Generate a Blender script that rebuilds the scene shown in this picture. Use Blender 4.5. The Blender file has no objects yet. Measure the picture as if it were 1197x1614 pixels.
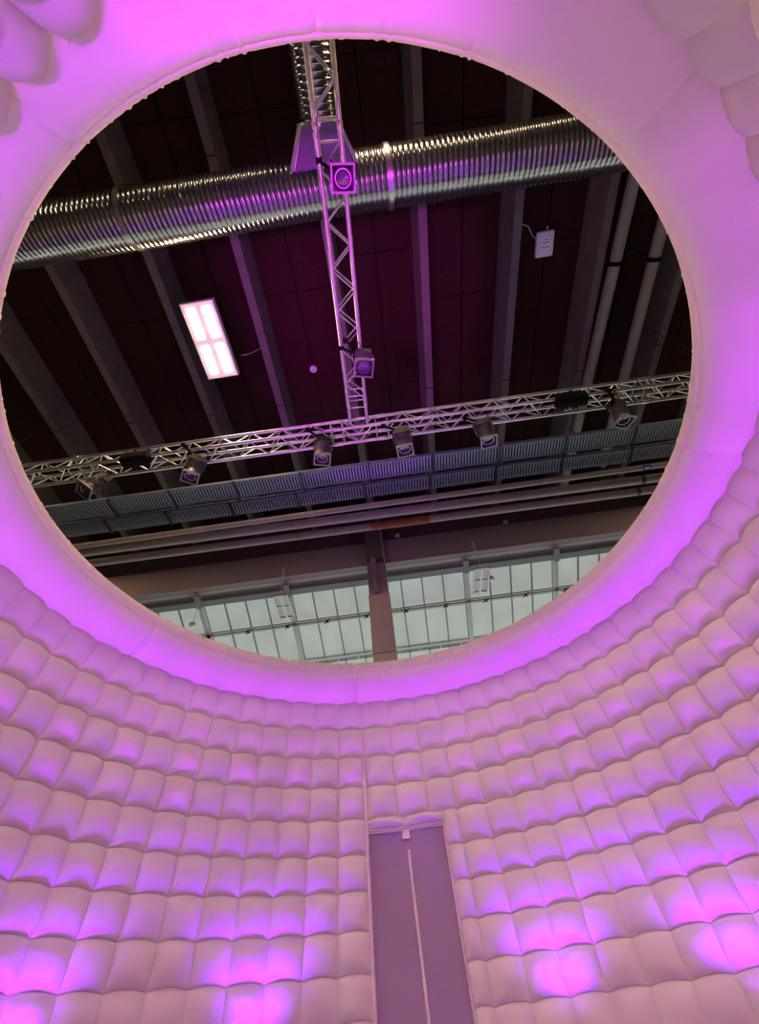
import bpy, bmesh, math, random
from mathutils import Vector, Matrix
random.seed(7)
SC = bpy.context.scene
COL = SC.collection
R = math.radians
PI = math.pi
# ------------------------------------------------------------------ camera
W, HH, F = 1197.0, 1614.0, 680.0
EYE = 0.95
P_, RHO, YAW = 0.889481, 0.120378, 0.0183100
cp, sp, cr, sr = math.cos(P_), math.sin(P_), math.cos(RHO), math.sin(RHO)
RZ = Matrix.Rotation(YAW, 3, 'Z')
fwd = RZ @ Vector((0, cp, sp))
up = RZ @ (cr*Vector((0, -sp, cp)) + sr*Vector((1, 0, 0)))
rt = RZ @ (cr*Vector((1, 0, 0)) - sr*Vector((0, -sp, cp)))
cd = bpy.data.cameras.new('camera')
cam = bpy.data.objects.new('camera', cd)
COL.objects.link(cam)
cd.sensor_fit = 'VERTICAL'
cd.sensor_height = 24.0
cd.lens = F*24.0/HH
cd.clip_start = .05
cd.clip_end = 200
mw = Matrix.Identity(4)
for i in range(3):
    mw[i][0], mw[i][1], mw[i][2] = rt[i], up[i], -fwd[i]
mw[0][3], mw[1][3], mw[2][3] = 0, 0, EYE
cam.matrix_world = mw
SC.camera = cam
# ------------------------------------------------------------------ world, exposure, lights
SC.view_settings.view_transform = 'Standard'
SC.view_settings.look = 'None'
SC.view_settings.exposure = 0.0
SC.view_settings.gamma = 1.0
SC.view_settings.use_curve_mapping = False
wd = bpy.data.worlds.new('world')
SC.world = wd
wd.use_nodes = True
wd.node_tree.nodes['Background'].inputs[0].default_value = (1.0, .85, .78, 1)
wd.node_tree.nodes['Background'].inputs[1].default_value = .02

CX, CY = -0.141, 2.193            # dome axis
LAMP_ON = 160.0                    # radiance of the diffuser bars of the hall lights
UPL_B, UPL_R = 82.0, 225.0
WASH = 38.0                        # three magenta fill lights added behind the viewer to tint the shade       # floor uplighters, violet and magenta emitters
SPOT_ANG = [-89, -57.4, -26.2, 19.9, 43.6, 72, 100, -118, -150, 178]


def beam(name, a, r, z, lean, pw, col, ang, blend, soft):
    """lamp near the foot of the wall at azimuth a, shining up; lean tips it outwards"""
    ld = bpy.data.lights.new(name, 'SPOT')
    ld.energy = pw
    ld.color = col
    ld.spot_size = R(ang)
    ld.spot_blend = blend
    ld.shadow_soft_size = soft
    o = bpy.data.objects.new(name, ld)
    COL.objects.link(o)
    o.location = (CX + r*math.sin(R(a)), CY + r*math.cos(R(a)), z)
    d = Vector((math.sin(R(a))*math.sin(R(lean)), math.cos(R(a))*math.sin(R(lean)), math.cos(R(lean))))
    o.rotation_euler = (-d).to_track_quat('Z', 'Y').to_euler()


VIOLET, MAGENTA = (.30, .008, 1.0), (.64, .010, 1.0)
for a in SPOT_ANG:
    if abs(a) > 140:
        # behind the viewer, tipped inwards: these shine out through the opening
        for pw, col, ang in ((130, VIOLET, 70), (1300, (.80, .010, 1.0), 35)):
            beam('uplight', a, 2.85, .5, -11.0 if a > 0 else -21.0, pw, col, ang, .9, .3)
    else:
        beam('uplight', a, 2.92, .90, 1.0, UPL_B, VIOLET, 104, .7, .09)
for a in range(-165, 190, 11):
    if 140 < a < 168:
        continue
    # narrow beams of the LED battens that graze up to the collar
    beam('batten_beam', a, 2.80, .7, 1.6, UPL_R*(1 if a < 120 else .5), MAGENTA, 17.5, 1.0, .05)
for a in (142, 180, -142):  # unseen fill spots, added to tint the shaded cell undersides magenta
    ld = bpy.data.lights.new('added_fill', 'SPOT')
    ld.energy = WASH
    ld.color = (1.0, .015, .95)
    ld.spot_size = R(125)
    ld.spot_blend = 1.0
    ld.shadow_soft_size = .15
    o = bpy.data.objects.new('added_fill', ld)
    COL.objects.link(o)
    o.location = (CX + 2.75*math.sin(R(a)), CY + 2.75*math.cos(R(a)), .22)
    d = Vector((-math.sin(R(a))*.9, -math.cos(R(a))*.9+.25, .30))
    o.rotation_euler = (-d).to_track_quat('Z', 'Y').to_euler()

# ------------------------------------------------------------------ helpers


def ray(px, py):
    return rt*((px-598.5)/F) + up*((807-py)/F) + fwd


def at(px, py, z):
    """point of height z (above the eye) seen at a pixel of the photograph"""
    d = ray(px, py)
    p = d*(z/d.z)
    return Vector((p.x, p.y, z+EYE))


def atY(px, py, Y):
    d = ray(px, py)
    p = d*(Y/d.y)
    return Vector((p.x, p.y, p.z+EYE))


class MB:
    def __init__(s):
        s.v, s.f = [], []

    def add(s, vs, fs):
        n = len(s.v)
        s.v += [tuple(x) for x in vs]
        s.f += [tuple(i+n for i in f) for f in fs]
        return s

    def box(s, lo, hi, M=None):
        (a, b, c), (d, e, g) = lo, hi
        vs = [Vector(t) for t in ((a, b, c), (d, b, c), (d, e, c), (a, e, c), (a, b, g), (d, b, g), (d, e, g), (a, e, g))]
        if M:
            vs = [M @ x for x in vs]
        return s.add(vs, [(3, 2, 1, 0), (4, 5, 6, 7), (0, 1, 5, 4), (1, 2, 6, 5), (2, 3, 7, 6), (3, 0, 4, 7)])

    def bbox(s, lo, hi, b=.01, M=None):
        """box with bevelled edges"""
        bm = bmesh.new()
        bmesh.ops.create_cube(bm, size=1)
        for v in bm.verts:
            v.co = Vector([(lo[i]+hi[i])/2 + v.co[i]*(hi[i]-lo[i]) for i in range(3)])
        bmesh.ops.bevel(bm, geom=list(bm.edges), offset=b, segments=2, affect='EDGES', profile=.5)
        bm.verts.index_update()
        s.add([(M @ v.co) if M else v.co.copy() for v in bm.verts], [[v.index for v in f.verts] for f in bm.faces])
        bm.free()
        return s

    def tube(s, a, b, r, n=10, r2=None, cap=True):
        a, b = Vector(a), Vector(b)
        d = (b-a).normalized()
        x = d.orthogonal().normalized()
        y = d.cross(x)
        r2 = r if r2 is None else r2
        vs = []
        for c, q in ((a, r), (b, r2)):
            for i in range(n):
                t = 2*PI*i/n
                vs.append(c + x*(q*math.cos(t)) + y*(q*math.sin(t)))
        fs = [(i, (i+1) % n, n+(i+1) % n, n+i) for i in range(n)]
        if cap:
            fs += [tuple(range(n-1, -1, -1)), tuple(range(n, 2*n))]
        return s.add(vs, fs)

    def path(s, pts, r, n=8):
        for i in range(len(pts)-1):
            s.tube(pts[i], pts[i+1], r, n)
        return s

    def lathe(s, prof, o, ax, n=20, cap=True):
        """profile of (distance along the axis, radius)"""
        o, ax = Vector(o), Vector(ax).normalized()
        x = ax.orthogonal().normalized()
        y = ax.cross(x)
        vs, fs = [], []
        for (h, r) in prof:
            for i in range(n):
                t = 2*PI*i/n
                vs.append(o + ax*h + x*(r*math.cos(t)) + y*(r*math.sin(t)))
        for k in range(len(prof)-1):
            for i in range(n):
                fs.append((k*n+i, k*n+(i+1) % n, (k+1)*n+(i+1) % n, (k+1)*n+i))
        if cap:
            fs += [tuple(range(n-1, -1, -1)), tuple(range((len(prof)-1)*n, len(prof)*n))]
        return s.add(vs, fs)

    def quad(s, a, b, c, d, t):
        """slab of thickness t on the quad a b c d"""
        a, b, c, d = map(Vector, (a, b, c, d))
        nn = (b-a).cross(d-a).normalized()*t
        return s.add([a, b, c, d, a+nn, b+nn, c+nn, d+nn], [(3, 2, 1, 0), (4, 5, 6, 7), (0, 1, 5, 4), (1, 2, 6, 5), (2, 3, 7, 6), (3, 0, 4, 7)])

    def mesh(s, name, m, smooth=False, fix=True):
        me = bpy.data.meshes.new(name)
        me.from_pydata(s.v, [], s.f)
        if fix:
            bm = bmesh.new()
            bm.from_mesh(me)
            bmesh.ops.recalc_face_normals(bm, faces=bm.faces)
            bm.to_mesh(me)
            bm.free()
        me.materials.append(m)
        if smooth:
            me.polygons.foreach_set('use_smooth', [True]*len(me.polygons))
            if smooth != 2:
                me.set_sharp_from_angle(angle=R(40))
        return me

    def build(s, name, m, parent=None, smooth=False, fix=True):
        return link(name, s.mesh(name, m, smooth, fix), parent)


def link(name, me, parent=None, loc=(0, 0, 0), rot=(0, 0, 0)):
    o = bpy.data.objects.new(name, me)
    COL.objects.link(o)
    o.parent = parent
    o.location = loc
    o.rotation_euler = rot
    return o


def tag(o, label, cat, group=None):
    o['label'] = label
    o['category'] = cat
    if group:
        o['group'] = group
    return o


def thing(name, label, cat, loc=(0, 0, 0), rz=0, group=None):
    o = link(name, None, None, loc, (0, 0, rz))
    return tag(o, label, cat, group)


def struct(o):
    o['kind'] = 'structure'
    return o


def stuff(o):
    o['kind'] = 'stuff'
    return o


def copy_tree(o, parent=None):
    c = o.copy()
    COL.objects.link(c)
    c.parent = parent
    for ch in list(o.children):
        copy_tree(ch, c)
    return c


def frame(o, x, z):
    """matrix with local x along x, z as close to z as possible"""
    x = Vector(x).normalized()
    y = Vector(z).cross(x).normalized()
    z = x.cross(y)
    M = Matrix.Identity(4)
    for i in range(3):
        M[i][0], M[i][1], M[i][2], M[i][3] = x[i], y[i], z[i], o[i]
    return M

# ------------------------------------------------------------------ materials


def mat(name, col, rough=.6, metal=0, noise=0, nscale=8, bump=0, bscale=40, emit=None, estr=0, col2=None, spec=.5, stretch=None, sheen=0):
    m = bpy.data.materials.new(name)
    m.use_nodes = True
    nt = m.node_tree
    b = nt.nodes['Principled BSDF']
    b.inputs['Base Color'].default_value = (*col, 1)
    b.inputs['Roughness'].default_value = rough
    b.inputs['Metallic'].default_value = metal
    b.inputs['Specular IOR Level'].default_value = spec
    if sheen:
        b.inputs['Sheen Weight'].default_value = sheen
    if emit:
        b.inputs['Emission Color'].default_value = (*emit, 1)
        b.inputs['Emission Strength'].default_value = estr
    if noise or col2 or bump:
        tc = nt.nodes.new('ShaderNodeTexCoord')
        mp = nt.nodes.new('ShaderNodeMapping')
        nt.links.new(tc.outputs['Object'], mp.inputs[0])
        if stretch:
            mp.inputs['Scale'].default_value = stretch
    if noise or col2:
        n = nt.nodes.new('ShaderNodeTexNoise')
        n.inputs['Scale'].default_value = nscale
        n.inputs['Detail'].default_value = 6
        n.inputs['Roughness'].default_value = .65
        nt.links.new(mp.outputs[0], n.inputs['Vector'])
        r = nt.nodes.new('ShaderNodeValToRGB')
        c2 = col2 or tuple(c*(1-noise) for c in col)
        r.color_ramp.elements[0].position = .3
        r.color_ramp.elements[1].position = .7
        r.color_ramp.elements[0].color = (*c2, 1)
        r.color_ramp.elements[1].color = (*col, 1)
        nt.links.new(n.outputs[0], r.inputs[0])
        nt.links.new(r.outputs[0], b.inputs['Base Color'])
    if bump:
        n2 = nt.nodes.new('ShaderNodeTexNoise')
        n2.inputs['Scale'].default_value = bscale
        n2.inputs['Detail'].default_value = 4
        nt.links.new(mp.outputs[0], n2.inputs['Vector'])
        bp = nt.nodes.new('ShaderNodeBump')
        bp.inputs['Strength'].default_value = bump
        bp.inputs['Distance'].default_value = .02
        nt.links.new(n2.outputs[0], bp.inputs['Height'])
        nt.links.new(bp.outputs[0], b.inputs['Normal'])
    return m


M_FAB = mat('white_nylon', (.84, .80, .80), .62, bump=.10, bscale=9, spec=.25, sheen=.1)
nt_ = M_FAB.node_tree
tr_ = nt_.nodes.new('ShaderNodeBsdfTranslucent')
tr_.inputs[0].default_value = (.86, .78, .78, 1)
mx_ = nt_.nodes.new('ShaderNodeMixShader')
mx_.inputs[0].default_value = .30
nt_.links.new(nt_.nodes['Principled BSDF'].outputs[0], mx_.inputs[1])
nt_.links.new(tr_.outputs[0], mx_.inputs[2])
nt_.links.new(mx_.outputs[0], nt_.nodes['Material Output'].inputs[0])
M_HEM = M_FAB.copy()
M_HEM.name = 'hem_nylon'
M_HEM.node_tree.nodes['Mix Shader'].inputs[0].default_value = .55
M_FLAP = mat('grey_white_nylon', (.33, .26, .40), .7, bump=.12, bscale=5, spec=.2)
M_TAPE = mat('webbing_tape', (.86, .80, .76), .7, bump=.5, bscale=60, spec=.2)
M_ALU = mat('aluminium', (.62, .60, .58), .36, .9, noise=.25, nscale=14)
M_GALV = mat('galvanised_steel', (.36, .365, .38), .2, .95, noise=.25, nscale=5, bump=.12, bscale=7)
M_SADDLE = mat('dull_sheet', (.09, .085, .10), .5, .2)
M_SHEET = mat('folded_sheet_steel', (.5, .5, .48), .3, .9, noise=.15, nscale=6)
M_CONC = mat('concrete', (.155, .12, .108), .85, noise=.3, nscale=5, bump=.2, bscale=30)
M_WOOD = mat('wood_wool_board', (.046, .018, .014), .95, col2=(.025, .010, .008), nscale=30, bump=.5, bscale=90, spec=.1)
M_SLAB = mat('dark_slab', (.02, .015, .014), .95)
M_TRAY = mat('tray_steel', (.32, .39, .45), .5, .3, noise=.2, nscale=9)
M_DARKST = mat('dark_steel', (.06, .06, .065), .5, .4)
M_PIPE = mat('pipe_lagging', (.30, .26, .235), .7, noise=.2, nscale=6, bump=.1, bscale=20)
M_PIPE_B = mat('rust_lagging', (.30, .10, .035), .75, noise=.4, nscale=18)
M_FASC = mat('painted_concrete', (.29, .24, .265), .8, noise=.12, nscale=2.5)
M_FASC_D = mat('dark_fascia', (.13, .085, .085), .85, noise=.3, nscale=5)
M_SOFF = mat('grey_soffit', (.50, .52, .50), .8, noise=.1, nscale=3)
M_INSUL = mat('mineral_wool', (.80, .68, .36), .95, col2=(.55, .46, .26), nscale=12, bump=.6, bscale=40)
M_COLN = mat('column_cladding', (.34, .285, .33), .75, noise=.06, nscale=3)
M_TEAL = mat('primed_steel', (.30, .37, .36), .55, .2, noise=.15, nscale=8)
M_TEAL_L = mat('pale_steel', (.66, .75, .72), .5, .2, noise=.1, nscale=8)
M_BRASS = mat('brown_rod', (.20, .16, .10), .5, .3)
M_BLACK = mat('black_plastic', (.004, .004, .004), .8, spec=.1)
M_LAMPB = mat('matt_black_metal', (.085, .08, .085), .5, .5)
M_GREYB = mat('dusty_grey_metal', (.20, .19, .18), .5, .5)
M_LENS = mat('lamp_lens', (.10, .06, .12), .12, 0, spec=1)
M_REFL = mat('reflector', (.2, .18, .22), .35, 1)
M_WHITE = mat('white_plastic', (.80, .78, .78), .5)
M_WMETAL = mat('white_enamel', (.78, .80, .80), .4)
M_GREYP = mat('grey_louvre', (.40, .42, .43), .45, .3)
M_LABEL = mat('paper_label', (.95, .93, .95), .7)
M_INK = mat('ink', (.03, .02, .03), .7)
M_BLUE = mat('blue_label', (.02, .045, .22), .6)
M_YELL = mat('brown_tag', (.05, .033, .012), .6)
M_SHEETG = mat('groundsheet', (.40, .36, .38), .8, noise=.1, nscale=3)
M_FLOOR = mat('grey_carpet', (.11, .10, .10), .95, noise=.25, nscale=40)
M_GLOW = mat('lit_diffuser', (.9, .9, .88), .5, emit=(1.0, .66, .36), estr=LAMP_ON)
M_GLOWP = mat('lamp_pan', (.85, .75, .75), .5, emit=(1, .5, .45), estr=.55)  # weak emission stands in for light spilling from the bars
M_GLOBE = mat('opal_globe', (.85, .85, .80), .35)


def pane_mat(name='translucent_pane', k=.80):
    """translucent roof panes with daylight behind; also serves the added fill facade"""
    m = mat(name, (.34, .37, .36), .5, spec=.4)
    nt = m.node_tree
    b = nt.nodes['Principled BSDF']
    tc = nt.nodes.new('ShaderNodeTexCoord')
    n = nt.nodes.new('ShaderNodeTexNoise')
    n.inputs['Scale'].default_value = 1.6
    n.inputs['Detail'].default_value = 3
    nt.links.new(tc.outputs['Object'], n.inputs['Vector'])
    r = nt.nodes.new('ShaderNodeValToRGB')
    r.color_ramp.elements[0].position = .3
    r.color_ramp.elements[1].position = .75
    r.color_ramp.elements[0].color = (.28, .31, .29, 1)
    r.color_ramp.elements[1].color = (.37, .41, .37, 1)
    nt.links.new(n.outputs[0], r.inputs[0])
    nt.links.new(r.outputs[0], b.inputs['Emission Color'])
    b.inputs['Emission Strength'].default_value = k
    return m


M_PANE = pane_mat()
M_FILL_PANE = pane_mat('fill_glow_pane', 3.4)  # strong emission for the added facade

# ------------------------------------------------------------------ setting: floor, ceiling, far wall, roof lights
fl = struct(MB().box((-13, -9, -.2), (13, 15, 0)).build('floor', M_FLOOR))
ZB = 8.0                                   # underside of the concrete ribs above the eye
ceil = struct(MB().box((-9.7, -5, ZB+.68+EYE), (9.7, 7.3, ZB+.95+EYE)).build('ceiling', M_SLAB))
RIBS = [-9.1, -7.62, -6.14, -4.67, -3.13, -1.74, -.31, 1.20, 2.71, 4.17, 5.65, 7.13, 8.6]
for x in RIBS:
    mb = MB()
    w0, w1 = .068, .12
    y0, y1 = -5, 7.0
    z0, z1 = ZB+EYE, ZB+.70+EYE
    n = 1
    mb.add([(x-w0, y0, z0), (x+w0, y0, z0), (x+w0, y1, z0), (x-w0, y1, z0), (x-w1, y0, z1), (x+w1, y0, z1), (x+w1, y1, z1), (x-w1, y1, z1)],
           [(3, 2, 1, 0), (4, 5, 6, 7), (0, 1, 5, 4), (1, 2, 6, 5), (2, 3, 7, 6), (3, 0, 4, 7)])
    rib = struct(mb.build('trim_%d' % (10+RIBS.index(x)), M_CONC))
    # narrow recessed joints of the rib, where the cast lengths meet
    for yy in (-.4+.37*(x % 1), 3.3+.5*(x % .7)):
        MB().box((x-w0-.004, yy, z0-.004), (x+w0+.004, yy+.018, z0+.02)).build('rib_joint', M_SLAB, rib)
pan = {}
for i in range(len(RIBS)-1):
    xa, xb = RIBS[i]+.125, RIBS[i+1]-.125
    xm = (xa+xb)/2
    off = random.uniform(-1, 0)
    for (a, b) in ((xa, xm-.012), (xm+.012, xb)):
        y = -5.0+.02
        ln = 2.4+off
        while y < 6.9:
            y2 = min(y+ln, 6.98)
            dz = random.uniform(-.008, .01)
            MB().box((a, y, ZB+.60+dz+EYE), (b, y2-.012, ZB+.685+EYE)).build('ceiling_panel', M_WOOD, ceil)
            y = y2
            ln = 2.4

# far wall: dark upper fascia, mauve beam, grey soffit
YF = 7.0
zt = atY(598, 838, YF).z
zd = atY(598, 852, YF).z
zb = atY(598, 889, YF).z
wall = struct(MB().box((-9.7, YF, zb), (9.7, YF+.16, zd-.004)).build('wall_far', M_FASC))
MB().box((-9.7, YF+.03, zd), (9.7, YF+.16, ZB+.60+EYE)).build('upper_fascia', M_FASC_D, wall)
MB().box((-9.7, YF-.02, zd-.03), (9.7, YF+.05, zd+.01)).build('fascia_edge', M_FASC_D, wall)
YS = 7.46
MB().box((-9.7, YF+.16, zb+.002), (9.7, YS, zb+.08)).build('soffit', M_SOFF, wall)
z_ins = atY(560, 916, YS).z
MB().box((-9.7, YS, z_ins), (9.7, YS+.06, zb+.08)).build('insulation_strip', M_INSUL, wall)
for k in range(-9, 10):
    MB().box((k*1.02+.3, YS-.012, z_ins+.01), (k*1.02+.33, YS+.005, zb-.01)).build('insulation_clip', M_DARKST, wall)

# sloping roof lights: header, mid rail, sill; each bay is a window with its panes
ZH = atY(540, 922, YS).z
SL = -.424
sv = Vector((0, 1, SL)).normalized()
nv = Vector((0, SL, -1)).normalized()*1.0            # points down into the hall
nv = Vector((0, -(-SL), -1)).normalized()


def sp_(x, s, h=0):
    """point on the roof-light plane: x, distance s down the slope, h below the plane"""
    return Vector((x, YS, ZH)) + Vector((x, 0, 0))*0 + sv*s - Vector((0, 0, 0)) + Vector((0, -.39, -.92))*h


def slopebox(mb, x0, x1, s0, s1, h0, h1):
    vs = [sp_(x0, s0, h0), sp_(x1, s0, h0), sp_(x1, s1, h0), sp_(x0, s1, h0), sp_(x0, s0, h1), sp_(x1, s0, h1), sp_(x1, s1, h1), sp_(x0, s1, h1)]
    return mb.add(vs, [(3, 2, 1, 0), (4, 5, 6, 7), (0, 1, 5, 4), (1, 2, 6, 5), (2, 3, 7, 6), (3, 0, 4, 7)])


def s_at(px, py):
    d = ray(px, py)
    n = Vector((0, -.39, -.92))
    # plane through (0,YS,ZH-EYE) with directions x and sv
    nn = Vector((1, 0, 0)).cross(sv)
    t = nn.dot(Vector((0, YS, ZH-EYE)))/nn.dot(d)
    q = d*t
    return q.x, (q - Vector((q.x, YS, ZH-EYE))).dot(sv)


s_mid = s_at(500, 977)[1]
s_bot = s_at(540, 1033)[1]
xr = [s_at(455, 950)[0], s_at(737, 935)[0], s_at(873, 900)[0], s_at(318, 960)[0]]
pitch = (xr[2]-xr[3])/4.0
x_first = xr[1]
rx = [x_first + pitch*k for k in range(-5, 5)]
rows_s = [(.06, s_mid-.03), (s_mid+.03, s_bot-.03), (s_bot+.16, s_bot+.16+s_mid)]
nwin = 0
for k in range(len(rx)-1):
    nwin += 1
    x0, x1 = rx[k]+.055, rx[k+1]-.055
    # top frame member is the window's own mesh; panes, mullions and the rafter are its parts
    wob = struct(slopebox(MB(), x0, x1, 0, .06, -.02, .05).build('window_%d' % nwin, M_TEAL))
    npn = 4
    pw = (x1-x0)/npn
    for j in range(npn):
        a, b = x0+j*pw, x0+(j+1)*pw
        for (s0, s1) in rows_s:
            h = random.uniform(-.006, .004)
            slopebox(MB(), a+.008, b-.008, s0, s1, h-.012, h).build('pane', M_PANE, wob)
        if j:
            for (s0, s1) in rows_s:
                slopebox(MB(), a-.013, a+.013, s0-.02, s1+.02, -.01, .035).build('mullion', M_TEAL, wob)
    r0, r1 = rx[k]-.05, rx[k]+.05
    slopebox(MB(), r0, r1, -.22, s_bot+.9, .0, .10).build('rafter', M_TEAL_L, wob)
    slopebox(MB(), r0-.012, r1+.012, -.25, .05, .10, .16).build('rafter_haunch', M_TEAL, wob)
t1 = struct(slopebox(MB(), rx[0], rx[-1], -.10, .02, .052, .11).build('trim_1', M_TEAL))
t2 = struct(slopebox(MB(), rx[0], rx[-1], s_mid-.030, s_mid-.010, .105, .135).build('trim_2', M_BRASS))
slopebox(MB(), rx[0], rx[-1], s_mid+.015, s_mid+.035, .105, .125).build('second_rail', M_TEAL_L, t2)
slopebox(MB(), rx[0], rx[-1], s_mid-.012, s_mid+.012, -.012, .02).build('glazing_bar', M_TEAL_L, t2)
for k in range(14):
    xx = rx[0]+.42+k*.93
    mb = MB()
    mb.tube(sp_(xx-.06, s_mid+.05, .14), sp_(xx+.07, s_mid-.06, .14), .012, 6)
    mb.tube(sp_(xx-.03, s_mid-.05, .15), sp_(xx+.03, s_mid+.03, .15), .016, 6)
    mb.build('rail_opener', M_BLACK, t2)
t3 = struct(slopebox(MB(), rx[0], rx[-1], s_bot-.015, s_bot+.04, -.012, .05).build('trim_3', M_WMETAL))
slopebox(MB(), rx[0], rx[-1], s_bot+.04, s_bot+.15, -.016, -.005).build('sill_gutter', M_TEAL, t3)
for k in range(26):
    slopebox(MB(), rx[0]+k*.5, rx[0]+.02+k*.5, s_bot+.04, s_bot+.14, -.005, .04).build('sill_bracket', M_WMETAL, t3)

# added facade, unseen: glowing panes under the eaves light mullions, trays and lamps
pe = sp_(0, s_bot+.16+s_mid+.1)
for k in range(len(rx)-1):
    nwin += 1
    x0, x1 = rx[k]+.055, rx[k+1]-.055
    fw = struct(MB().box((x0-.05, pe.y, .3), (x1+.05, pe.y+.08, .42)).build('window_%d' % nwin, M_TEAL_L))  # unseen window added for its light
    zr = [.46, 1.9, 3.3, 4.7, pe.z-.05]
    for i in range(4):
        MB().box((x0, pe.y+.03, zr[i]), (x1, pe.y+.045, zr[i+1]-.05)).build('pane', M_FILL_PANE, fw)
        MB().box((x0, pe.y, zr[i+1]-.045), (x1, pe.y+.07, zr[i+1]-.005)).build('fill_transom', M_TEAL_L, fw)
    MB().box((x0-.05, pe.y-.02, .42), (x0-.005, pe.y+.08, pe.z-.05)).build('fill_post', M_TEAL_L, fw)

# ------------------------------------------------------------------ the inflatable dome
dome = thing('inflatable_dome', 'white quilted inflatable dome tent, open at the top and lit purple from inside', 'inflatable tent', (CX, CY, 0))


def rw(z):
    z -= EYE
    return 3.2 - .2*max(0.0, z/2.7)**3.5


ZS = [2.69, 2.385, 2.085, 1.795, 1.50, 1.205, .93, .655, .39, .13, -.14, -.41, -.68, -.945]
ZS = [z+EYE for z in ZS]
NCOL = 64
A0, DA = 3.3, 348.0/64
AMP = .082
ROW_AMP = [.06, .08, .10, .11, .11, .105, .095, .088]


def cell_mesh(z0, z1, ha, seed, amp=AMP, n=14, m=14, gather=0):
    if gather:
        n, m = 20, 48
    rnd = random.Random(seed)
    ph = [rnd.uniform(0, 6.28) for _ in range(4)]
    amp *= rnd.uniform(.92, 1.08)
    vs, fs = [], []
    for j in range(m+1):
        v = math.sin(PI/2*(2*j/m-1))
        for i in range(n+1):
            u = math.sin(PI/2*(2*i/n-1))
            sy = math.sqrt(max(0, 1-v*v))
            sx = max(0, 1-u*u)**.72
            d = amp*sy*(.16+.84*sx)
            edge = min(1, (1-abs(u))*8)*min(1, (1-abs(v))*8)
            d = amp*sy*(.32+.68*sx)
            d += edge*.0035*(math.sin(4*u+ph[0]+2*v)+math.sin(5*v+ph[1]-2*u))
            # gathers running out from the corners
            g = max(0, abs(v)-.55)/.45
            d += .004*g*(1-g)*4*math.sin(14*u+ph[2])*min(1, (1-abs(v))*12)
            if gather:
                q = math.exp(-(1-gather*u)/.22)
                d -= amp*.25*sy*math.exp(-(1-gather*u)/.5)
                d += .007*q*math.sin(19*v+ph[3]+2*math.sin(3*v+ph[0]))*min(1, (1-abs(v))*10)
            z = (z0+z1)/2 - v*(z0-z1)/2*1.0
            z += .020*(1-u*u)
            a = u*ha
            r = rw(z)-d
            vs.append((r*math.sin(a), r*math.cos(a), z))
    for j in range(m):
        for i in range(n):
            a = j*(n+1)+i
            fs.append((a, a+1, a+n+2, a+n+1))
    me = bpy.data.meshes.new('quilted_cell')
    me.from_pydata(vs, [], fs)
    me.materials.append(M_FAB)
    me.polygons.foreach_set('use_smooth', [True]*len(me.polygons))
    me['n'], me['m'] = n, m
    return me


def screen_area(me, a):
    """rough size of a cell in the photograph (0 when it is out of the frame)"""
    Mx = Matrix.Rotation(-R(a), 3, 'Z')
    pts = []
    n_, m_ = me['n'], me['m']
    for k in (0, n_, (n_+1)*(m_+1)-1, (n_+1)*m_, (m_//2)*(n_+1)+n_//2):
        p = Mx @ me.vertices[k].co + Vector((CX, CY, -EYE))
        zc = p.dot(fwd)
        if zc < .1:
            return 0
        pts.append((598.5+F*p.dot(rt)/zc, 807-F*p.dot(up)/zc))
    if not any(-30 < x < W+30 and -30 < y < HH+30 for x, y in pts):
        return 0
    q = pts[:4]
    ar = 0
    for i in range(4):
        ar += q[i][0]*q[(i+1) % 4][1]-q[(i+1) % 4][0]*q[i][1]
    return abs(ar)/2


cells = []
for r in range(len(ZS)-1):
    z0, z1 = ZS[r], ZS[r+1]
    amp_r = ROW_AMP[r] if r < len(ROW_AMP) else AMP
    var = [cell_mesh(z0, z1, R(DA/2), 100*r+k, amp_r) for k in range(4)]
    for c in range(NCOL):
        if r >= 4 and c == 0:
            if r == 4:
                me = cell_mesh(z0, z1, R((8.74-5.7)/2), 100*r+9, amp_r*.85, gather=-1)
            elif c == 0:
                me = cell_mesh(z0, z1, R((8.74-5.7)/2), 100*r+9, amp_r*.85, gather=-1)
            cells.append((me, (8.74+5.7)/2))
            continue
        ac = A0+DA*(c+.5)
        if r < 3 and 188 < ac < 236:
            # the slack cells of the near left wall hang further in
            cells.append((cell_mesh(z0, z1, R(DA/2), 100*r+50+c % 3, .15), ac))
            continue
        if c == NCOL-1 and r > 1:
            cells.append((cell_mesh(z0, z1, R(DA/2), 100*r+60, amp_r, gather=1), ac))
            continue
        cells.append((var[(c*7+r*3+random.randrange(4)) % 4], ac))
    if r < 4:
        w = (3.3+8.7)/2
        me = cell_mesh(z0, z1, R(w/2), 100*r+8, amp_r, gather=-1 if r > 1 else 0)
        cells.append((me, -8.7+w/2))
        cells.append((cell_mesh(z0, z1, R(w/2), 100*r+7, amp_r), 3.3-w/2))
ZD = 1.385+EYE                                       # door head
w = (5.7+8.7)/2
for k in range(2):
    cells.append((cell_mesh(ZS[4], ZD+.02, R(w/2), 900+k, amp=.085), -8.7+w*(k+.5)))
ranked = sorted(range(len(cells)), key=lambda i: -screen_area(*cells[i]))
keep = set(ranked[:300])


def sag(a):
    """the near left wall leans in a little"""
    d = abs((a-212+180) % 360-180)
    return .10*math.cos(PI/2*d/34)**2 if d < 34 else 0



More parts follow.
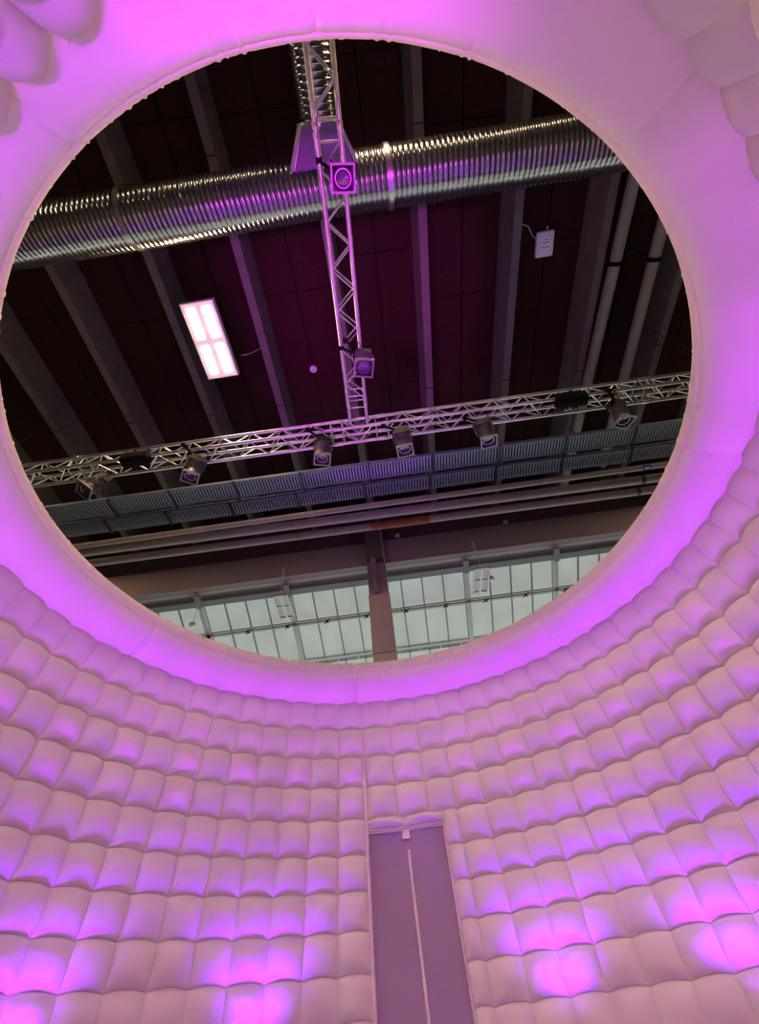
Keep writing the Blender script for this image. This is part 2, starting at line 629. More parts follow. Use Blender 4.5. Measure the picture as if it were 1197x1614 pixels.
rest = MB()
for i, (me, a) in enumerate(cells):
    if i in keep:
        sg = sag(a)
        o = link('quilted_cell', me, dome, (-sg*math.sin(R(a)), -sg*math.cos(R(a)), 0), (0, 0, -R(a)))
    else:
        Mx = Matrix.Rotation(-R(a), 3, 'Z')
        sg = sag(a)
        rest.add([Mx @ (v.co-Vector((0, sg, 0))) for v in me.vertices], [tuple(p.vertices) for p in me.polygons])
o = rest.build('quilted_wall', M_FAB, dome, smooth=2, fix=False)
stuff(o)

# collar: smooth inflated ring under the opening, eight sewn panels and a hem with pleats
PROF = [(2.668, 2.915), (2.668, 2.885), (2.678, 2.845), (2.702, 2.805), (2.742, 2.767), (2.795, 2.735), (2.862, 2.708), (2.932, 2.688), (2.99, 2.675), (3.03, 2.668), (3.09, 2.69)]
HEM = [(2.78, 3.085), (2.735, 3.075), (2.700, 3.052), (2.672, 3.02), (2.656, 2.985), (2.654, 2.95), (2.657, 2.928), (2.666, 2.915), (2.70, 2.905)]
pleats = []
a = -180.0
while a < 180:
    pleats.append((a, random.uniform(.10, .24), random.choice([.3, .5, 1, 1, .7])))
    a += random.choice([1.2, 2.5, 4, 5.5, 6.5])*random.uniform(.7, 1.2)


def pleat(a):
    t = 0
    for (p, w_, h) in pleats:
        d = abs(a-p)
        if d < 2:
            t += h*(math.exp(-(d/w_)**2) - .45*math.exp(-((d-2.2*w_)/(1.2*w_))**2))
    return t


NA = 2880
pl = [pleat(-180+360*i/NA) for i in range(NA)]
mb = MB()
for i in range(NA):
    a = R(-180+360*i/NA)
    sc = .006*math.sin(a*23+1)+.004*math.sin(a*41)
    for k, (r, z) in enumerate(HEM):
        wgt = (0, .4, .9, 1, 1, 1, .9, .6, 0)[k]
        rr = r - .005*pl[i]*wgt + sc*wgt*.12
        zz = z + .003*pl[i]*wgt
        mb.v.append((rr*math.sin(a), rr*math.cos(a), zz+EYE))
n = len(HEM)
for i in range(NA):
    j = (i+1) % NA
    for k in range(n-1):
        mb.f.append((i*n+k, i*n+k+1, j*n+k+1, j*n+k))
mb.build('hem', M_HEM, dome, smooth=2, fix=False)
SEAMS = [-154.8, -110, -62, -10.35, 40, 92, 142.2, 177.2]
for q in range(8):
    a0, a1 = SEAMS[q], SEAMS[(q+1) % 8]
    if a1 < a0:
        a1 += 360
    mb = MB()
    na = int((a1-a0)/.3)
    n = len(PROF)
    for i in range(na+1):
        a = a0+(a1-a0)*i/na
        tuck = math.exp(-(min(i, na-i)*.3/.35)**2)*.014
        pv = pleat((a+180) % 360-180)
        for k, (r, z) in enumerate(PROF):
            f = max(0, 1-k/4.5)
            wv = .006*math.sin(R(a)*13+k*.3)*(k/9)
            rr = r + tuck*.6 - .007*pv*f
            zz = z + tuck - .004*pv*f + wv
            mb.v.append((rr*math.sin(R(a)), rr*math.cos(R(a)), zz+EYE))
    for i in range(na):
        for k in range(n-1):
            mb.f.append((i*n+k, i*n+k+1, (i+1)*n+k+1, (i+1)*n+k))
    mb.build('collar_panel', M_FAB, dome, smooth=2, fix=False)
# gathered fold where the collar panels meet above the door
mb = MB()
for k in range(5):
    da = -10.35+(-.28+.14*k)
    pts = []
    for (r, z) in HEM[3:8]+PROF[1:4]:
        s = 1-abs(k-2)*.12
        pts.append(Vector(((r-.010*s)*math.sin(R(da)), (r-.010*s)*math.cos(R(da)), z+EYE)))
    for i in range(len(pts)-1):
        rr = .008*(1-i/len(pts))
        mb.tube(pts[i], pts[i+1], rr+.002, 6)
mb.build('gathered_fold', M_TAPE, dome, smooth=True)
MB().lathe([(.004, 3.5), (.012, 3.5)], (0, 0, 0), (0, 0, 1), 64).build('groundsheet', M_SHEETG, dome)
# outer skin of the double wall
OUT = [(2.78, 3.085), (2.95, 3.10), (3.12, 3.02), (3.27, 2.86), (3.37, 2.6), (3.45, 2.1), (3.52, 1.2), (3.55, 0), (3.55, -.94)]
mb = MB()
for i in range(96):
    a = 2*PI*i/96
    for (r, z) in OUT:
        mb.v.append((r*math.sin(a), r*math.cos(a), z+EYE))
n = len(OUT)
for i in range(96):
    for k in range(n-1):
        mb.f.append((i*n+k, i*n+k+1, ((i+1) % 96)*n+k+1, ((i+1) % 96)*n+k))
mb.build('outer_skin', M_FAB, dome, smooth=2, fix=False)


def strip(name, m, a_of, r_in, z0, z1, half, depth, nz=90, wr=.004, parent=dome, lab=None):
    """wrinkled vertical ribbon sewn on the wall"""
    mb = MB()
    rnd = random.Random(name+str(z0))
    for i in range(nz+1):
        t = i/nz
        z = z0+(z1-z0)*t
        a = R(a_of(t))
        for k in range(5):
            s = (k-2)/2
            j = wr*rnd.uniform(-1, 1)
            d = depth*(1-s*s)+j
            x = s*half + wr*.6*rnd.uniform(-1, 1)
            r = rw(z)+r_in-d
            mb.v.append((r*math.sin(a)+x*math.cos(a), r*math.cos(a)-x*math.sin(a), z))
    for i in range(nz):
        for k in range(4):
            mb.f.append((i*5+k, i*5+k+1, (i+1)*5+k+1, (i+1)*5+k))
    o = mb.build(name, m, parent, smooth=2, fix=False)
    if lab:
        o['label'] = lab
    return o


strip('seam_ribbon', M_TAPE, lambda t: -8.75, 0, 0.0, 2.09+EYE, .021, .08, nz=220, wr=.005, lab='gathered vertical seam ribbon')
strip('edge_ribbon', M_TAPE, lambda t: 5.66-.05*t, 0, 0.0, ZD+.02, .012, .06, nz=140, wr=.004)
# door flap with its zip
mb = MB()
na, nz = 40, 40
for j in range(nz+1):
    z = .01+(ZD-.01)*j/nz
    for i in range(na+1):
        a = R(-8.65+(5.62+8.65)*i/na)
        sag = .012*math.sin(i/na*PI)*math.sin(j/nz*PI)+.006*math.sin(7*i/na+3*j/nz)
        r = rw(z)-.005-sag
        mb.v.append((r*math.sin(a), r*math.cos(a), z))
for j in range(nz):
    for i in range(na):
        b = j*(na+1)+i
        mb.f.append((b, b+1, b+na+2, b+na+1))
flap = mb.build('door_flap', M_FLAP, dome, smooth=2, fix=False)
flap['label'] = 'flat greyish door flap with a central zip'
strip('zip', M_TAPE, lambda t: -.62-.72*t, -.02, .02, 1.22+EYE, .013, .012, nz=170, wr=.004, parent=flap)
strip('hook_patch', M_TAPE, lambda t: -1.55, -.02, 1.31+EYE, 1.385+EYE, .038, .006, nz=6, wr=.001, parent=flap)
# ledge over the flap and two small rivets
mb = MB()
for i in range(31):
    a = R(-8.6+(5.5+8.6)*i/30)
    for (dr, z) in ((.0, ZD+.03), (-.035, ZD+.028), (-.045, ZD+.021), (-.035, ZD+.014), (0, ZD+.012)):
        r = rw(z)+dr
        mb.v.append((r*math.sin(a), r*math.cos(a), z))
for i in range(30):
    for k in range(4):
        mb.f.append((i*5+k, i*5+k+1, (i+1)*5+k+1, (i+1)*5+k))
mb.build('door_head_piping', M_FAB, dome, smooth=2)
for px, py in ((622.5, 1271), (643.5, 1269.5)):
    d = ray(px, py)
    d.normalize()
    t = 3
    while math.hypot(d.x*t-CX, d.y*t-CY) < rw(d.z*t+EYE)-.075:
        t += .002
    p = d*t+Vector((-CX, -CY, EYE))
    MB().lathe([(-.01, .004), (0, .009), (.006, .008), (.009, .003)], p, (-p.x, -p.y, 0), 10).build('rivet', M_WMETAL, dome, smooth=True)

# ------------------------------------------------------------------ lighting trusses
TW = .24


def truss(name, label, A, B, zlow, pitch=.45, joints=(), skip_ends=0, roll=0):
    """square box truss; A and B are points of the centre line of the lower face"""
    A, B = Vector(A), Vector(B)
    d = B-A
    L = d.length
    t = thing(name, label, 'truss', A, 0)
    x = d.normalized()
    M = frame((0, 0, 0), x, (0, 0, 1))
    t.matrix_world = Matrix.Translation(A) @ M
    h = TW/2
    cs = [(-h, 0), (h, 0), (h, TW), (-h, TW)]
    ch = MB().tube((0, 0, 0), (L, 0, 0), .024, 14).mesh('chord', M_ALU, True)
    for (y, z) in cs:
        link('chord', ch, t, (0, y, z))
    n = int(L/(pitch/2))
    br = MB().tube((0, 0, 0), (math.hypot(pitch/2, TW), 0, 0), .009, 6).mesh('brace', M_ALU, True)
    rung = MB().tube((0, 0, 0), (TW, 0, 0), .010, 6).mesh('rung', M_ALU, True)
    faces = [(0, 1), (1, 2), (3, 2), (0, 3)]
    for fi, (i, j) in enumerate(faces):
        for k in range(n):
            x0, x1 = k*pitch/2, (k+1)*pitch/2
            mid = (x0+x1)/2
            if any(abs(mid-q) < .12 for q in joints):
                continue
            odd = (k+fi) % 2
            p = Vector((x0, *cs[i if not odd else j]))
            q = Vector((x1, *cs[j if not odd else i]))
            o = link('brace', br, t)
            o.matrix_local = frame(p, q-p, (0, .3, 1))
        for jx in joints:
            for dx in (-.085, .085):
                p = Vector((jx+dx, *cs[i]))
                q = Vector((jx+dx, *cs[j]))
                o = link('rung', rung, t)
                o.matrix_local = frame(p, q-p, (1, 0, 0))
    cp_ = MB().lathe([(-.06, .026), (-.055, .030), (-.012, .030), (-.010, .025), (.010, .025), (.012, .030), (.055, .030), (.06, .026)], (0, 0, 0), (1, 0, 0), 14).mesh('coupler', M_ALU, True)
    for jx in joints:
        for (y, z) in cs:
            link('coupler', cp_, t, (jx, y, z))
    return t


ZT = 5.6
# cross truss: near lower chord from the measured line
a_ = at(60, 742.6, ZT)
b_ = at(1060, 603.5, ZT)
dx = (b_-a_).normalized()
off = Vector((-dx.y, dx.x, 0))*(TW/2)
TA = a_ - dx*1.4 + off
TB = b_ + dx*1.4 + off
Lt = (TB-TA).length
jx1 = (at(566, 672, ZT)+off-TA).dot(dx)
cross_truss = truss('lighting_truss', 'long aluminium box truss crossing the opening from side to side, hung with lamps', TA, TB, ZT, joints=(jx1-.33, jx1+.33, jx1-4.2, jx1+4.2))
# long truss joining it from above
la, lb = at(497, 200, ZT), at(536, 200, ZT)
ma, mb_ = at(554, 672, ZT), at(578.6, 668.6, ZT)
c0 = (la+lb)/2
c1 = (ma+mb_)/2
dl = (c1-c0).normalized()
LA = c0-dl*2.6
LB = c1-dl*.03
dist = (at(532, 196, ZT)-LA).dot(dl)
long_truss = truss('lighting_truss', 'aluminium box truss running from the top rim down to the middle of the cross truss', LA, LB, ZT, joints=((at(505, 205, ZT)-LA).dot(dl), (LB-LA).length-.33))
# slings from the roof, at the far ends
for (t, xs) in ((cross_truss, (.3, Lt-.3)), (long_truss, (.3,))):
    for x in xs:
        mb = MB()
        for y in (-TW/2, TW/2):
            mb.tube((x, y, TW), (x, 0, TW+.5), .006, 6)
        mb.tube((x, 0, TW+.5), (x, 0, ZB+.598-ZT), .006, 6)
        mb.build('sling', M_DARKST, t)

# ------------------------------------------------------------------ stage lamps hung on the trusses


def stage_lamp():
    """built around its pivot, shining along -z; yoke goes up to the clamp"""
    t = link('stage_lamp', None)
    mb = MB()
    mb.lathe([(-.02, .02), (-.01, .075), (.05, .098), (.26, .102), (.265, .106), (.30, .106)], (0, 0, .14), (0, 0, -1), 20, cap=False)
    mb.lathe([(-.021, .001), (-.02, .02)], (0, 0, .14), (0, 0, -1), 20, cap=False)
    body = mb.build('body', M_LAMPB, t, smooth=True)
    mb = MB()
    for k in range(5):
        z = .10-k*.035
        mb.lathe([(0, .098), (0, .108), (.006, .108), (.006, .098)], (0, 0, z), (0, 0, -1), 18, cap=False)
    mb.build('cooling_fin', M_LAMPB, body)
    mb = MB()
    a, b, z0, z1 = .118, .098, -.175, -.150
    for (lo, hi) in (((-a, -a, z0), (a, -b, z1)), ((-a, b, z0), (a, a, z1)), ((-a, -b, z0), (-b, b, z1)), ((b, -b, z0), (a, b, z1))):
        mb.box(lo, hi)
    fr = mb.build('filter_frame', M_GREYB, t)
    MB().lathe([(0, .001), (.006, .06), (.016, .094), (.03, .094)], (0, 0, -.105), (0, 0, -1), 20, cap=False).build('lens', M_LENS, t, smooth=True)
    MB().lathe([(0, .062), (.012, .07), (.012, .08), (0, .085)], (0, 0, -.14), (0, 0, -1), 24, cap=False).build('lens_ring', M_REFL, t, smooth=True)
    return t


LAMP = stage_lamp()
n_l = [0]


def hang_lamp(px, py, z, chord_pt, tilt, spin, label, grey=False):
    """lamp with its pivot at a point below the truss; yoke and clamp reach the chord"""
    t = LAMP if n_l[0] == 0 else copy_tree(LAMP)
    n_l[0] += 1
    p = at(px, py, z)
    t.location = p
    ax = Vector((math.sin(spin)*math.sin(tilt), -math.cos(spin)*math.sin(tilt), -math.cos(tilt)))
    t.rotation_mode = 'XYZ'
    Mq = frame((0, 0, 0), Vector((1, 0, 0)).lerp(Vector((math.cos(spin), math.sin(spin), 0)), 1), -ax)
    # z axis of the frame must be exactly -ax
    zz = -ax
    xx = Vector((math.cos(spin), math.sin(spin), 0))
    xx = (xx-zz*xx.dot(zz)).normalized()
    yy = zz.cross(xx)
    for i in range(3):
        Mq[i][0], Mq[i][1], Mq[i][2] = xx[i], yy[i], zz[i]
    t.matrix_world = Matrix.Translation(p) @ Mq
    inv = t.matrix_world.inverted()
    c = Vector(chord_pt)
    top = Vector((p.x, p.y, p.z+.2))
    mb = MB()
    q1, q2 = p+xx*.125, p-xx*.125
    u1, u2 = top+xx*.125, top-xx*.125
    for a, b in ((q1, u1), (q2, u2), (u1, u2)):
        mb.tube(inv @ a, inv @ b, .012, 6)
    for a in (q1, q2):
        mb.tube(inv @ a, inv @ (p+(a-p)*.8), .02, 8)
    mb.build('yoke', M_LAMPB, t)
    mb = MB()
    mb.tube(inv @ top, inv @ c, .016, 8)
    mb.tube(inv @ (c-Vector((.03, 0, 0))), inv @ (c+Vector((.03, 0, 0))), .034, 10)
    mb.build('clamp', M_BLACK, t)
    mb = MB()
    k = [top+xx*.05, top+xx*.12+Vector((0, .02, .06)), top+xx*.10+Vector((0, 0, .16)), c+Vector((.10, 0, .02))]
    mb.path([inv @ a for a in k], .006, 5)
    mb.build('power_cable', M_BLACK, t)
    back = None
    mb = MB()
    mb.box((-.10, -.085, .12), (.10, .085, .22))
    mb.build('ballast_box', M_LAMPB, t)
    tag(t, label, 'stage light', 'stage lamps on the trusses')
    return t


def far_chord(px):
    """far lower chord of the cross truss above pixel column px"""
    y = 742.6+(px-60)*(603.5-742.6)/1000
    p = at(px, y, ZT)
    return p+off*2


def lc(px, py):
    """right chord of the long truss level with a pixel row"""
    q = at(px, py, ZT)
    s = (q-c0).dot(dl)
    return c0+dl*s+Vector((-dl.y, dl.x, 0))*(TW/2)


hang_lamp(541, 283, 5.36, lc(541, 250), R(4), .1, 'stage lamp on the long truss, in front of the silver duct')
hang_lamp(573, 571, 5.30, lc(573, 545), R(-4), .2, 'stage lamp low on the long truss, just above its joint with the cross truss')
hang_lamp(509, 711, 5.30, far_chord(509), R(-12), .25, 'stage lamp under the cross truss, first left of the truss joint')
hang_lamp(636, 697, 5.30, far_chord(636), R(-16), -.1, 'stage lamp under the cross truss, first right of the truss joint')
hang_lamp(766, 683, 5.30, far_chord(766), R(-18), -.15, 'stage lamp under the cross truss, second right of the truss joint')
hang_lamp(305, 740, 5.30, far_chord(305), R(-10), .6, 'turned stage lamp under the cross truss, next right of the left black box')
hang_lamp(148, 766, 5.30, far_chord(150), R(25), -.9, 'stage lamp at the far left end of the cross truss, in shadow')
hang_lamp(978, 652, 5.30, far_chord(978), R(-15), .35, 'dark stage lamp at the right end of the cross truss, before the white pipes')

# black rounded boxes clamped to the cross truss
for (px, py, w, lab) in ((215, 723, .42, 'black rounded box clamped on the left part of the cross truss'), (900, 630, .46, 'black rounded box clamped on the right part of the cross truss')):
    p = at(px, py, ZT-.02)
    ang = math.atan2(dx.y, dx.x)
    t = thing('truss_box', lab, 'black box', p, ang, 'black boxes on the cross truss')
    MB().bbox((-w/2, -.09, -.10), (w/2, .09, .10), .045).build('housing', M_BLACK, t, smooth=True)
    mb = MB()
    for s in (-.1, .1):
        mb.box((s-.02, .07, -.02), (s+.02, (off*1.0).length*1.0+.02, .03))
        mb.box((s-.012, -.02, .08), (s+.012, .02, .28))
    mb.build('bracket', M_BLACK, t)

# ------------------------------------------------------------------ ventilation duct
ZV = 7.2
ca = at(200, (310.5+384)/2, ZV)
cb_ = at(924, (187+270)/2, ZV)
dv = (cb_-ca).normalized()
VA = ca-dv*3.2
VB = cb_+dv*3.0
LV = (VB-VA).length
RV = .345
duct = thing('ventilation_duct', 'large silver spiral duct crossing the ceiling, reflecting purple and yellow light', 'duct', VA)


def spiral(a, b, r, pitch, name, parent, nseg=40):
    a, b = Vector(a), Vector(b)
    d = (b-a)
    L = d.length
    d.normalize()
    x = d.orthogonal().normalized()
    y = d.cross(x)
    mb = MB()
    n = int(L/pitch)
    rnd = random.Random(3)
    prof = [(0, 0), (.30, .0), (.42, .007), (.5, .010), (.58, .007), (.70, 0)]
    tot = 0
    for k in range(n):
        wob = rnd.uniform(-.003, .003)
        for (u, h) in prof:
            for i in range(nseg):
                t = 2*PI*i/nseg
                s = (k+u+i/nseg)*pitch
                q = r+h+wob*math.sin(2*t+k)+.004*math.sin(3*t+s*1.3)
                mb.v.append(a+d*min(max(s, 0), L)+x*(q*math.cos(t))+y*(q*math.sin(t)))
            tot += 1
    for k in range(tot-1):
        for i in range(nseg-1):
            mb.f.append((k*nseg+i, k*nseg+i+1, (k+1)*nseg+i+1, (k+1)*nseg+i))
        # the seam closes onto the next turn of the helix
        if k+len(prof)+1 < tot:
            i = nseg-1
            mb.f.append((k*nseg+i, (k+len(prof))*nseg, (k+1+len(prof))*nseg, (k+1)*nseg+i))
    return mb.build(name, M_GALV, parent, smooth=2)


O = Vector((0, 0, 0))
spiral(O, VB-VA, RV, .066, 'duct_pipe', duct)
for px in (207, 612):
    y = (310.5+384)/2+(px-200)*((187+270)/2-(310.5+384)/2)/724
    s = (at(px, y, ZV)-VA).dot(dv)
    MB().lathe([(-.03, RV+.005), (-.03, RV+.018), (.03, RV+.018), (.03, RV+.005)], dv*s, dv, 40, cap=False).build('joint_band', M_SHEET, duct, smooth=True)
    mb = MB()
    for sgn in (-1, 1):
        mb.tube(dv*s+Vector((0, sgn*(RV+.02), 0)), dv*s+Vector((0, sgn*(RV+.02), ZB+.598-ZV)), .008, 6)
    mb.build('hanger_rod', M_DARKST, duct)
# branch duct away from the main run, with a saddle of folded sheet
bx0 = at(497, 150, ZV)
bs = (at(515, 285, ZV)-VA).dot(dv)
B0 = VA+dv*bs
B0.z = ZV+EYE
bdir = (bx0-B0)
bdir.z = 0
bdir.normalize()
RB = .235
B1 = B0+bdir*.62
B2 = B0+bdir*2.0
branch = spiral(B1-VA, B2-VA, RB, .066, 'branch_pipe', duct, 32)
bxv = Vector((-bdir.y, bdir.x, 0))
if bxv.x < 0:
    bxv = -bxv
SW, HZ = .16, Vector((0, 0, RB+.03))
for sgn in (-1, 1):
    # side plates of the saddle, widening towards the main duct, with a turned-out flange
    p1 = B1-VA+bxv*sgn*(RB-.03)
    p2 = B0-VA+bdir*(RV-.16)+bxv*sgn*(RB+SW)
    MB().quad(p1-HZ, p2-HZ, p2+HZ, p1+HZ, .008).build('saddle_side', M_SHEET, duct)
    for sz in (-1, 1):
        hz = HZ*sz
        MB().quad(p1+hz, p1+hz+bxv*sgn*.05-Vector((0, 0, .02)), p2+hz+bxv*sgn*.05-Vector((0, 0, .02)), p2+hz, .01).build('saddle_flange', M_SHEET, duct)
for sz in (-1, 1):
    hz = HZ*sz
    p1, p2 = B1-VA-bxv*(RB-.03), B1-VA+bxv*(RB-.03)
    p3, p4 = B0-VA+bdir*(RV-.20)+bxv*(RB+SW), B0-VA+bdir*(RV-.20)-bxv*(RB+SW)
    MB().quad(p1+hz, p2+hz, p3+hz, p4+hz, .008*sz).build('saddle_plate', M_SADDLE, duct)
MB().lathe([(-.03, RB+.01), (-.03, RB+.04), (.03, RB+.04), (.03, RB+.01)], B1-VA, bdir, 32, cap=False).build('branch_collar', M_SHEET, duct, smooth=True)
p = at(620, 269, ZV-RV-.01)
MB().lathe([(0, .001), (.006, .016), (.02, .018)], p-VA+Vector((0, 0, -.02)), (0, 0, 1), 10).build('test_plug', M_SHEET, duct, smooth=True)

# ------------------------------------------------------------------ lit ceiling light


def ceiling_light(label):
    t = thing('ceiling_light', label, 'ceiling light', group='four-cell hall lights')
    hx, hy = .27, .62
    mb = MB()
    mb.box((-hx, -hy, .05), (hx, hy, .10))
    mb.build('housing', M_WMETAL, t)
    mb = MB()
    for (lo, hi) in (((-hx, -hy, -.02), (-hx+.016, hy, .05)), ((hx-.016, -hy, -.02), (hx, hy, .05)), ((-hx, -hy, -.02), (hx, -hy+.016, .05)), ((-hx, hy-.016, -.02), (hx, hy, .05))):
        mb.box(lo, hi)
    mb.build('frame', M_WMETAL, t)
    mb = MB()
    mb.box((-hx+.016, -hy+.016, -.012), (hx-.016, hy-.016, .05))
    mb.build('glowing_pan', M_GLOWP, t)
    for sx in (-1, 1):
        for sy in (-1, 1):
            cx_, cy_ = sx*.125, sy*.295
            b = MB().bbox((cx_-.075, cy_-.245, -.015), (cx_+.075, cy_+.245, .02), .0025)
            b.build('diffuser', M_GLOW, t, smooth=True)
    mb = MB()
    for sx in (-1, 1):
        for sy in (-1, 1):
            mb.tube((sx*.2, sy*.5, .10), (sx*.2, sy*.5, ZB+.598-7.6), .004, 5)
    mb.build('hanger_wire', M_DARKST, t)
    return t


lit = ceiling_light('lit ceiling light of four glowing bars hanging among the dark ribs')
pl_ = at(332, 538, 7.6)
lit.location = pl_
lit.rotation_euler = (0, 0, R(-1.0))
ca_, cb2 = at(381, 560, 7.62), at(412, 548, 8.2)
inv = Matrix.Rotation(R(1.0), 4, 'Z') @ Matrix.Translation(-pl_)
mb = MB()
pts = []
for k in range(9):
    t = k/8
    q = ca_.lerp(cb2, t)
    q.z -= .10*math.sin(PI*t)
    pts.append(inv @ q)
mb.path(pts, .006, 5)
mb.build('supply_cable', M_WMETAL, lit)
for k, (x, y) in enumerate([(.6, -1.9), (-2.5, -3.6), (3.6, -3.4), (-5.6, -1.0), (6.4, -.6), (.55, -4.4), (-8.3, 5.2), (8.3, 5.4), (8.3, 2.2), (-8.3, 2.0)]):
    c = copy_tree(lit)  # unseen copies of the visible fixture, added to supply warm light
    c.location = (x, y, 7.6+EYE)
    c.rotation_euler = (0, 0, 0)
    c['label'] = 'added hall light hidden by the dome, ' + ['above the near rim by the branch duct', 'behind the viewer on the left', 'behind the viewer on the right', 'left of the opening near the duct', 'right of the opening near the duct', 'farthest behind the viewer in the middle', 'far left over the cable trays', 'far right over the cable trays', 'right of the cross truss end', 'left of the cross truss end'][k]

# ------------------------------------------------------------------ cable trays and their hangers
ZTR = 6.8


def tray(pts_top, pts_bot, label, hang):
    a0, a1 = at(*pts_top[0], ZTR), at(*pts_top[1], ZTR)
    b0, b1 = at(*pts_bot[0], ZTR), at(*pts_bot[1], ZTR)
    d = (a1-a0).normalized()
    y = Vector((-d.y, d.x, 0))
    wdt = ((b0-a0).dot(y)+(b1-a0).dot(y))/2
    wdt = abs((b0-a0).dot(y)+(b1-a0).dot(y))/2
    A = a0-d*1.6
    B = a1+d*1.6
    L = (B-A).length
    t = thing('cable_tray', label, 'cable tray', A, math.atan2(d.y, d.x), 'perforated cable trays')
    mb = MB()
    mb.box((0, 0, 0), (L, .045, .004))
    mb.box((0, wdt-.045, 0), (L, wdt, .004))
    mb.box((0, 0, 0), (L, .004, .07))
    mb.box((0, wdt-.004, 0), (L, wdt, .07))
    mb.build('side_rail', M_TRAY, t)
    mb = MB()
    p = .056
    for k in range(int(L/p)):
        mb.box((k*p, .04, 0), (k*p+.034, wdt-.04, .004))
    stuff(mb.build('slotted_base', M_TRAY, t))
    mb = MB()
    for k in range(int(L/.028)):
        for yy in (.010, .030, wdt-.034, wdt-.014):
            mb.box((k*.028+(.014 if yy > .02 and yy < wdt-.02 else 0), yy-.006, -.001), (k*.028+.015+(.014 if yy > .02 and yy < wdt-.02 else 0), yy+.006, .0005))
    stuff(mb.build('edge_perforation', M_BLACK, t))
    MB().box((0, .05, .02), (L, wdt-.05, .05)).build('cable_bundle', M_BLACK, t)
    for (px, py) in hang:
        q = at(px, py, ZTR)
        s = (q-A).dot(d)
        mb = MB()
        mb.box((s-.02, -.02, -.035), (s+.02, wdt+.03, -.003))
        mb.box((s-.016, wdt+.005, -.035), (s+.016, wdt+.03, .5))
        mb.build('hanger', M_TRAY if False else M_DARKST, t)
    return t


hx = [170, 266, 367, 473, 581, 683, 789, 894, 1004]


def ytr(px, l, r):
    return l[1]+(px-l[0])*(r[1]-l[1])/(r[0]-l[0])


T1 = ((66.8, 801), (1081, 662)), ((79, 826), (1071, 690))
T2 = ((83, 830), (1068, 697)), ((98, 846), (1062, 722))
tr1 = tray(*T1, 'perforated steel cable tray, the nearer of the two below the cross truss', [(x, ytr(x, *T1[0])) for x in hx])
tr2 = tray(*T2, 'perforated steel cable tray, the farther of the two, next to the pipes', [(x-6, ytr(x-6, *T2[0])) for x in hx])
# shared hanger rods up to the roof
for t in (tr1, tr2):
    mb = MB()
    for k in (.2, 6.5, 12.2):
        mb.tube((k, .10, .07), (k, .10, ZB+.598-ZTR), .008, 6)
    mb.build('hanger_rod', M_DARKST, t)

# ------------------------------------------------------------------ long pipes
ZP = 6.45


def pipe(p0, p1, z, r, label, group, m=M_PIPE, ext=2.0, name='pipe'):
    a, b = at(*p0, z), at(*p1, z)
    d = (b-a).normalized()
    A, B = a-d*ext, b+d*ext
    t = thing(name, label, 'pipe', A, 0, group)
    MB().tube((0, 0, 0), B-A, r, 18).build('lagging', m, t, smooth=True)
    return t, A, d, (B-A).length


def on(px, p0, p1, z, A, d):
    y = p0[1]+(px-p0[0])*(p1[1]-p0[1])/(p1[0]-p0[0])
    return (at(px, y, z)-A).dot(d)


PA = ((110, 863), (1057, 731))
PB = ((130, 871), (1045, 752))
PC = ((150, 887), (1030, 772))
G = 'lagged pipes along the far wall'
ta, A, d, L = pipe(*PA, ZP, .055, 'slim grey lagged pipe with a blue band, nearest the cable trays', G)
s = on(1018, *PA, ZP, A, d)
MB().tube(d*(s-.075), d*(s+.075), .060, 18).build('blue_band', M_BLUE, ta, smooth=True)
MB().box((-.05, -.012, -.001), (.05, .012, .001), frame(d*s+Vector((0, -.025, -.0575)), d, (0, .4, 1))).build('band_label', M_LABEL, ta)
tb, A, d, L = pipe(*PB, ZP, .085, 'thick beige lagged pipe in the middle of the three, with a dark tag', G)
s = on(1012, *PB, ZP, A, d)
MB().tube(d*(s-.035), d*(s+.035), .089, 18).build('tag_band', M_YELL, tb, smooth=True)
tc_, A, d, L = pipe(*PC, ZP, .075, 'beige lagged pipe with a rust brown sleeve, nearest the far wall', G)
s0, s1 = on(585, *PC, ZP, A, d), on(678, *PC, ZP, A, d)
mb = MB()
mb.tube(d*s0, d*s1, .080, 18)
k = s0+.05
while k < s1-.03:
    mb.lathe([(-.008, .080), (0, .084), (.008, .080)], d*k, d, 18, cap=False)
    k += .045
sl = mb.build('rust_sleeve', M_PIPE_B, tc_, smooth=True)
sl['label'] = 'rust brown ribbed sleeve'
for px in (472, 530):
    s = on(px, *PC, ZP, A, d)
    MB().tube(d*(s-.02), d*(s+.02), .083, 18).build('joint_band', M_BRASS, tc_, smooth=True)
s = on(1005, *PC, ZP, A, d)
MB().tube(d*(s-.035), d*(s+.035), .079, 18).build('tag_band', M_YELL, tc_, smooth=True)
for t, r in ((ta, .055), (tb, .085), (tc_, .075)):
    L_ = t.children[0].dimensions.x
    dd = d
    for s in (1.2, 5.0, 8.8, 12.4):
        q = dd*s
        MB().tube(q+Vector((0, 0, r)), q+Vector((0, 0, ZB+.598-ZP)), .008, 6).build('hanger_rod', M_DARKST, t)

